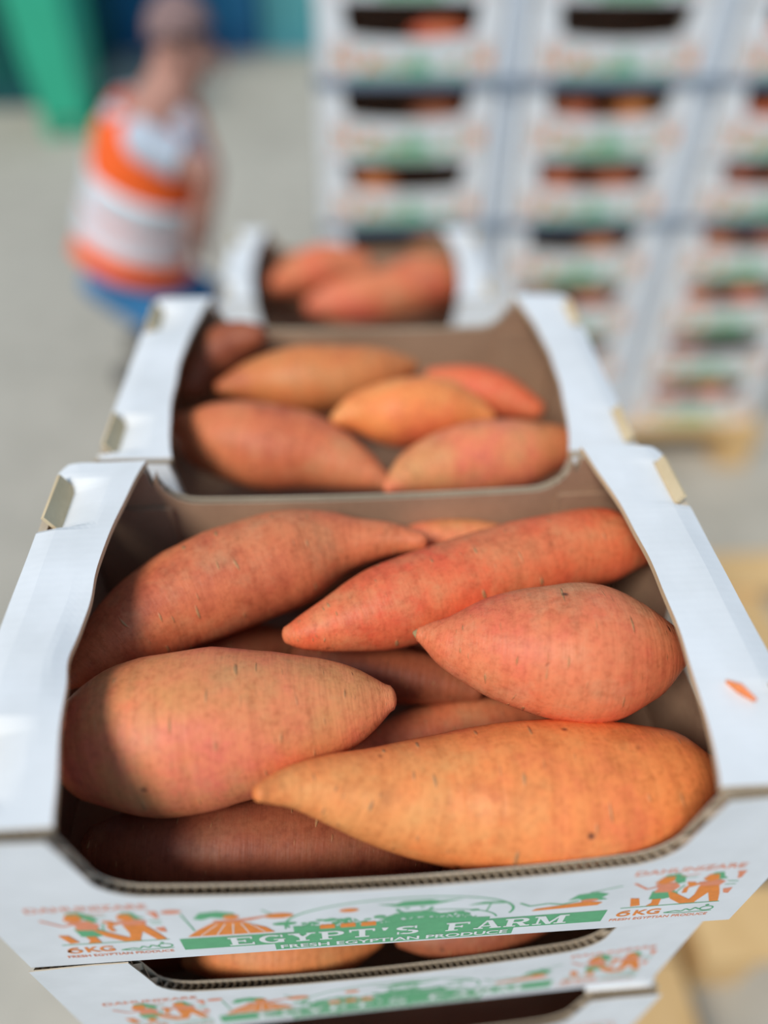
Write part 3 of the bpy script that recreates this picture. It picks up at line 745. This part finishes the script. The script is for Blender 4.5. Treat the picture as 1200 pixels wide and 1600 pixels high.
container('container', bx+0.02, 1.9, 7.3, 2.2, 2.4, (112, 192, 196), (92, 172, 182), 'pale teal metal container far back, left of the carton wall')
# bright green bin in front of the dark green container
def green_bin():
    a = at_z(38, 150, GZ); c = at_z(140, 132, GZ)
    y = 5.25; x0 = at_y(42, 60, y).x; x1 = at_y(130, 60, y).x
    root = empty('wheeled_bin', ((x0+x1)/2, y, GZ)); tag(root, 'bright green upright bin before the dark green container', 'bin')
    hx = (x1-x0)/2; mt = plain('bright_green_plastic', (58, 190, 150), 0.45, 0.06, 4)
    b = MB(); b.add([(-hx*0.8, -0.22, 0.12), (hx*0.8, -0.22, 0.12), (hx*0.8, 0.22, 0.12), (-hx*0.8, 0.22, 0.12), (-hx, -0.3, 1.0), (hx, -0.3, 1.0), (hx, 0.3, 1.0), (-hx, 0.3, 1.0)],
                    [(0, 3, 2, 1), (4, 5, 6, 7), (0, 1, 5, 4), (1, 2, 6, 5), (2, 3, 7, 6), (3, 0, 4, 7)]); link('body', b.mesh('body', [mt]), root)
    b = MB(); b.box(-hx*1.04, hx*1.04, -0.33, 0.32, 1.0, 1.06); link('lid', b.mesh('lid', [mt]), root)
    rub = plain('black_rubber', (30, 32, 34), 0.7)
    for s in (-1, 1):
        me, ct = loft([(s*hx*0.7-0.03, 0.2, 0.1), (s*hx*0.7+0.03, 0.2, 0.1)], [0.1, 0.1], 18, None, None, False, False, 0, 0, 'wheel', [rub]); link('wheel', me, root, ct)
    for s in (-1, 1):
        b = MB(); b.box(s*hx*0.55-0.05, s*hx*0.55+0.05, -0.2, -0.1, 0, 0.12); link('foot', b.mesh('foot', [mt]), root)
green_bin()

# ------------------------------------------------------------------ kneeling worker
def skin_mesh(name, verts, edges, radii, mat, root=0, sub=2):
    me = bpy.data.meshes.new(name); me.from_pydata([tuple(v) for v in verts], edges, [])
    ob = bpy.data.objects.new(name, me); C.objects.link(ob)
    ob.modifiers.new('Skin', 'SKIN'); sv = me.skin_vertices[0].data
    for i, r in enumerate(radii): sv[i].radius = (r, r) if isinstance(r, (int, float)) else r; sv[i].use_root = (i == root)
    s = ob.modifiers.new('Subdivision', 'SUBSURF'); s.levels = sub; s.render_levels = sub
    dg = bpy.context.evaluated_depsgraph_get()
    out = bpy.data.meshes.new_from_object(ob.evaluated_get(dg)); bpy.data.objects.remove(ob)
    out.materials.clear(); out.materials.append(mat); out.name = name
    for p in out.polygons: p.use_smooth = True
    return out
def worker():
    Y = 2.35
    SKIN = plain('skin', (190, 140, 122), 0.55, 0.05, 20); VEST = plain('hi_vis_orange', (255, 104, 34), 0.6, 0.05, 10)
    BAND = plain('reflective_band', (222, 224, 230), 0.35, 0.03, 20); JEAN = plain('blue_denim', (58, 128, 180), 0.8, 0.12, 30)
    SHIRT = plain('pale_grey_shirt', (192, 202, 214), 0.8, 0.05, 20); HAIR = plain('cropped_hair', (150, 122, 118), 0.8, 0.15, 60)
    SHOE = plain('dark_shoe', (46, 46, 50), 0.7); EYE = plain('eye', (28, 24, 22), 0.3)
    pel = at_y(196, 418, Y); waist = at_y(206, 350, Y); chest = at_y(228, 245, Y); neckb = at_y(255, 158, Y); neck = at_y(268, 126, Y); head = at_y(290, 72, Y)
    root = empty('person', (pel.x, Y, GZ)); tag(root, 'person in orange high visibility vest and blue jeans, kneeling low and facing right', 'person')
    O = Vector(root.location); L = lambda p: p-O
    def leg(s):
        hip = pel+Vector((0.0, s*0.09, -0.02)); knee = Vector((pel.x+0.40, Y+s*0.15, GZ+0.078)); ank = Vector((pel.x+0.06, Y+s*0.12, GZ+0.07)); toe = ank+Vector((-0.12, 0, -0.04))
        return hip, knee, ank, toe
    sh = lambda s: neckb+Vector((-0.03, s*0.18, -0.065))
    nr_el = at_y(332, 276, Y-0.20); nr_ha = at_y(306, 356, Y-0.12)
    fr_el = at_y(330, 262, Y+0.22); fr_ha = at_y(322, 350, Y+0.10)
    V = [pel, waist, chest, neckb, neck, head+Vector((-0.005, 0, -0.03)), head+Vector((-0.01, 0, 0.055)), head+Vector((0.055, 0, -0.075))]
    E = [(0, 1), (1, 2), (2, 3), (3, 4), (4, 5), (5, 6), (5, 7)]; R = [(0.15, 0.12), (0.15, 0.11), (0.17, 0.12), 0.085, 0.056, 0.088, 0.085, 0.05]
    for s in (-1, 1):
        h, k, a, t = leg(s); n = len(V); V += [h, h.lerp(k, 0.5), k, k.lerp(a, 0.4), a]; E += [(0, n), (n, n+1), (n+1, n+2), (n+2, n+3), (n+3, n+4)]; R += [0.088, 0.078, 0.058, 0.052, 0.038]
    for s, el, ha in ((-1, nr_el, nr_ha), (1, fr_el, fr_ha)):
        n = len(V); V += [sh(s), sh(s).lerp(el, 0.5), el, el.lerp(ha, 0.5), ha]; E += [(3, n), (n, n+1), (n+1, n+2), (n+2, n+3), (n+3, n+4)]; R += [0.062, 0.050, 0.043, 0.037, 0.027]
        d = (ha-el).normalized(); sd = Vector((0, 1, 0)); f = Vector((d.z, 0, -d.x))
        pm = n+5; V += [ha+d*0.055]; E += [(n+4, pm)]; R += [(0.030, 0.020)]
        for q, (off, ln) in enumerate(((-0.030, 0.060), (-0.010, 0.074), (0.010, 0.070), (0.030, 0.054))):
            b0 = ha+d*0.075+sd*off; m_ = len(V)
            V += [b0, b0+d*ln*0.5-f*0.006, b0+d*ln*0.85-f*0.026]; E += [(pm, m_), (m_, m_+1), (m_+1, m_+2)]; R += [0.0095, 0.0088, 0.0075]
        b0 = ha+d*0.03-sd*s*0.032; m_ = len(V)
        V += [b0, b0+d*0.03-sd*s*0.02-f*0.012, b0+d*0.055-sd*s*0.02-f*0.024]; E += [(n+4, m_), (m_, m_+1), (m_+1, m_+2)]; R += [0.012, 0.0105, 0.009]
    link('body', skin_mesh('body', [L(v) for v in V], E, R, SKIN), root)
    # face: nose, eyes, mouth, ears; cropped hair
    hc = L(head)
    fx = Vector((1, -0.15, -0.12)).normalized(); fy = Vector((0.15, 1, 0)).normalized(); fz = fx.cross(fy).normalized()
    F = lambda x, y, z: hc+fx*x+fy*y+fz*z
    me, ct = loft([F(0.080, 0, 0.012), F(0.098, 0, -0.012), F(0.108, 0, -0.030)], [0.009, 0.013, 0.015], 12, None, None, True, False, 0, 0, 'nose', [SKIN]); link('nose', me, root, ct)
    for s in (-1, 1):
        me, ct = loft([F(0.078, s*0.033-0.010, 0.014), F(0.082, s*0.033, 0.014), F(0.078, s*0.033+0.010, 0.014)], [0.005, 0.008, 0.005], 10, None, None, True, False, 0, 0, 'eye', [EYE]); link('eye', me, root, ct)
        me, ct = loft([F(-0.012, s*0.088, 0.030), F(-0.008, s*0.096, 0.005), F(0.0, s*0.088, -0.025)], [0.012, 0.018, 0.010], 12, [0.006, 0.008, 0.006], None, True, False, 0, 0, 'ear', [SKIN]); link('ear', me, root, ct)
    me, ct = loft([F(0.076, -0.024, -0.058), F(0.086, 0, -0.057), F(0.076, 0.024, -0.058)], [0.004, 0.006, 0.004], 10, None, None, True, False, 0, 0, 'mouth', [plain('lips', (160, 96, 88), 0.5)]); link('mouth', me, root, ct)
    bm = bmesh.new(); bmesh.ops.create_uvsphere(bm, u_segments=28, v_segments=18, radius=1.0)
    for v in bm.verts:
        d = Vector(v.co); q = F(0, 0, 0)+fx*(d.x*0.098-0.012)+fy*d.y*0.092+fz*(d.z*0.105+0.026); v.co = q
    low = [v for v in bm.verts if (v.co-hc).dot(fz) < 0.028+0.55*max(0, (v.co-hc).dot(fx)) and True and (v.co-hc).dot(fz) < 0.3*(v.co-hc).dot(fx)+0.03]
    bmesh.ops.delete(bm, geom=low, context='VERTS')
    hm = bpy.data.meshes.new('hair'); bm.to_mesh(hm); bm.free(); hm.materials.append(HAIR); link('hair', hm, root, None, True)
    # trousers, shoes
    V = [pel+Vector((0, 0, 0.05)), pel]; E = [(0, 1)]; R = [(0.18, 0.15), (0.185, 0.165)]
    for s in (-1, 1):
        h, k, a, t = leg(s); n = len(V); V += [h, h.lerp(k, 0.5), k, k.lerp(a, 0.45), k.lerp(a, 0.88)]; E += [(1, n), (n, n+1), (n+1, n+2), (n+2, n+3), (n+3, n+4)]; R += [0.108, 0.095, 0.072, 0.068, 0.062]
        me, ct = loft([L(a+Vector((0.03, 0, -0.012))), L(a+Vector((-0.03, 0, -0.018))), L(a+Vector((-0.08, 0, -0.020))), L(a+Vector((-0.13, 0, -0.030)))], [0.045, 0.048, 0.044, 0.034], 16, None, None, True, False, 0, 0, 'shoe', [SHOE]); link('shoe', me, root, ct)
    link('trousers', skin_mesh('trousers', [L(v) for v in V], E, R, JEAN), root)
    for s, el in ((-1, nr_el), (1, fr_el)):
        pts = [L(sh(s))+Vector((-0.02, -s*0.03, 0.01)), L(sh(s)), L(sh(s).lerp(el, 0.2)), L(sh(s).lerp(el, 0.35)), L(sh(s).lerp(el, 0.5))]
        sm = catmull([(p.x, p.y, p.z) for p in pts], 14)
        me, ct = loft(sm, [0.060]*5+[0.059]*5+[0.058]*4, 20, None, None, False, False, 0.03, 5, 'sleeve', [SHIRT]); link('sleeve', me, root, ct)
    # vest: loft of wide ovals from hip to neck, bands a little proud of it
    base = pel+(pel-waist)*-0.25
    prof = [(base, 0.205, 0.165), (pel.lerp(waist, 0.6), 0.198, 0.158), (waist, 0.190, 0.148), (waist.lerp(chest, 0.5), 0.200, 0.150), (chest, 0.215, 0.152), (chest.lerp(neckb, 0.55), 0.215, 0.135), (neckb+Vector((-0.01, 0, -0.03)), 0.150, 0.100), (neckb+Vector((0.0, 0, 0.015)), 0.085, 0.078)]
    sm = catmull([(L(p).x, L(p).y, L(p).z, a, c) for p, a, c in prof], 40)
    sm = [(q[0]+0.022*min(1, (39-i)/14), q[1], q[2], q[3], q[4]+0.028*min(1, (39-i)/14)) for i, q in enumerate(sm)]
    me, ct = loft([s[:3] for s in sm], [s[3] for s in sm], 32, [s[4] for s in sm], (0, 1, 0), False, False, 0.03, 9, 'vest', [VEST]); vest = link('vest', me, root, ct)
    for i0, i1 in ((8, 13), (14, 19)):
        seg = sm[i0:i1+1]
        me, ct2 = loft([s[:3] for s in seg], [s[3]+0.007 for s in seg], 32, [s[4]+0.007 for s in seg], (0, 1, 0), False, False, 0.03, 9, 'reflective_band', [BAND]); link('reflective_band', me, vest, ct2-ct)
    for s in (-1, 1):
        b = MB(); rows = []
        for i in list(range(28, 38)):
            c, a, d = Vector(sm[i][:3]), sm[i][3]+0.010, sm[i][4]+0.010
            t = (Vector(sm[min(i+1, 39)][:3])-Vector(sm[i-1][:3])).normalized(); N = Vector((0, 1, 0)); B = t.cross(N)
            for sgn in (-1, 1):
                pass
            rows.append((c, a, d, N, B))
        for side in (-1, 1):
            vs = []; fs = []
            for c, a, d, N, B in rows:
                for dl in (-0.032, 0.032):
                    y = s*0.105+dl; y = max(-a*0.98, min(a*0.98, y)); x = d*math.sqrt(max(0, 1-(y/a)**2)); vs.append(c+N*y+B*x*side)
            for i in range(len(rows)-1): fs.append((2*i, 2*i+1, 2*i+3, 2*i+2))
            b.add(vs, fs)
        me = b.mesh('shoulder_band', [BAND], False)
        for v in me.vertices: v.co -= ct
        so = link('shoulder_band', me, vest); md = so.modifiers.new('Solidify', 'SOLIDIFY'); md.thickness = 0.003
worker()

# the world's zero height is the yard floor
for o in list(C.objects):
    if o.parent is None: o.location.z -= GZ
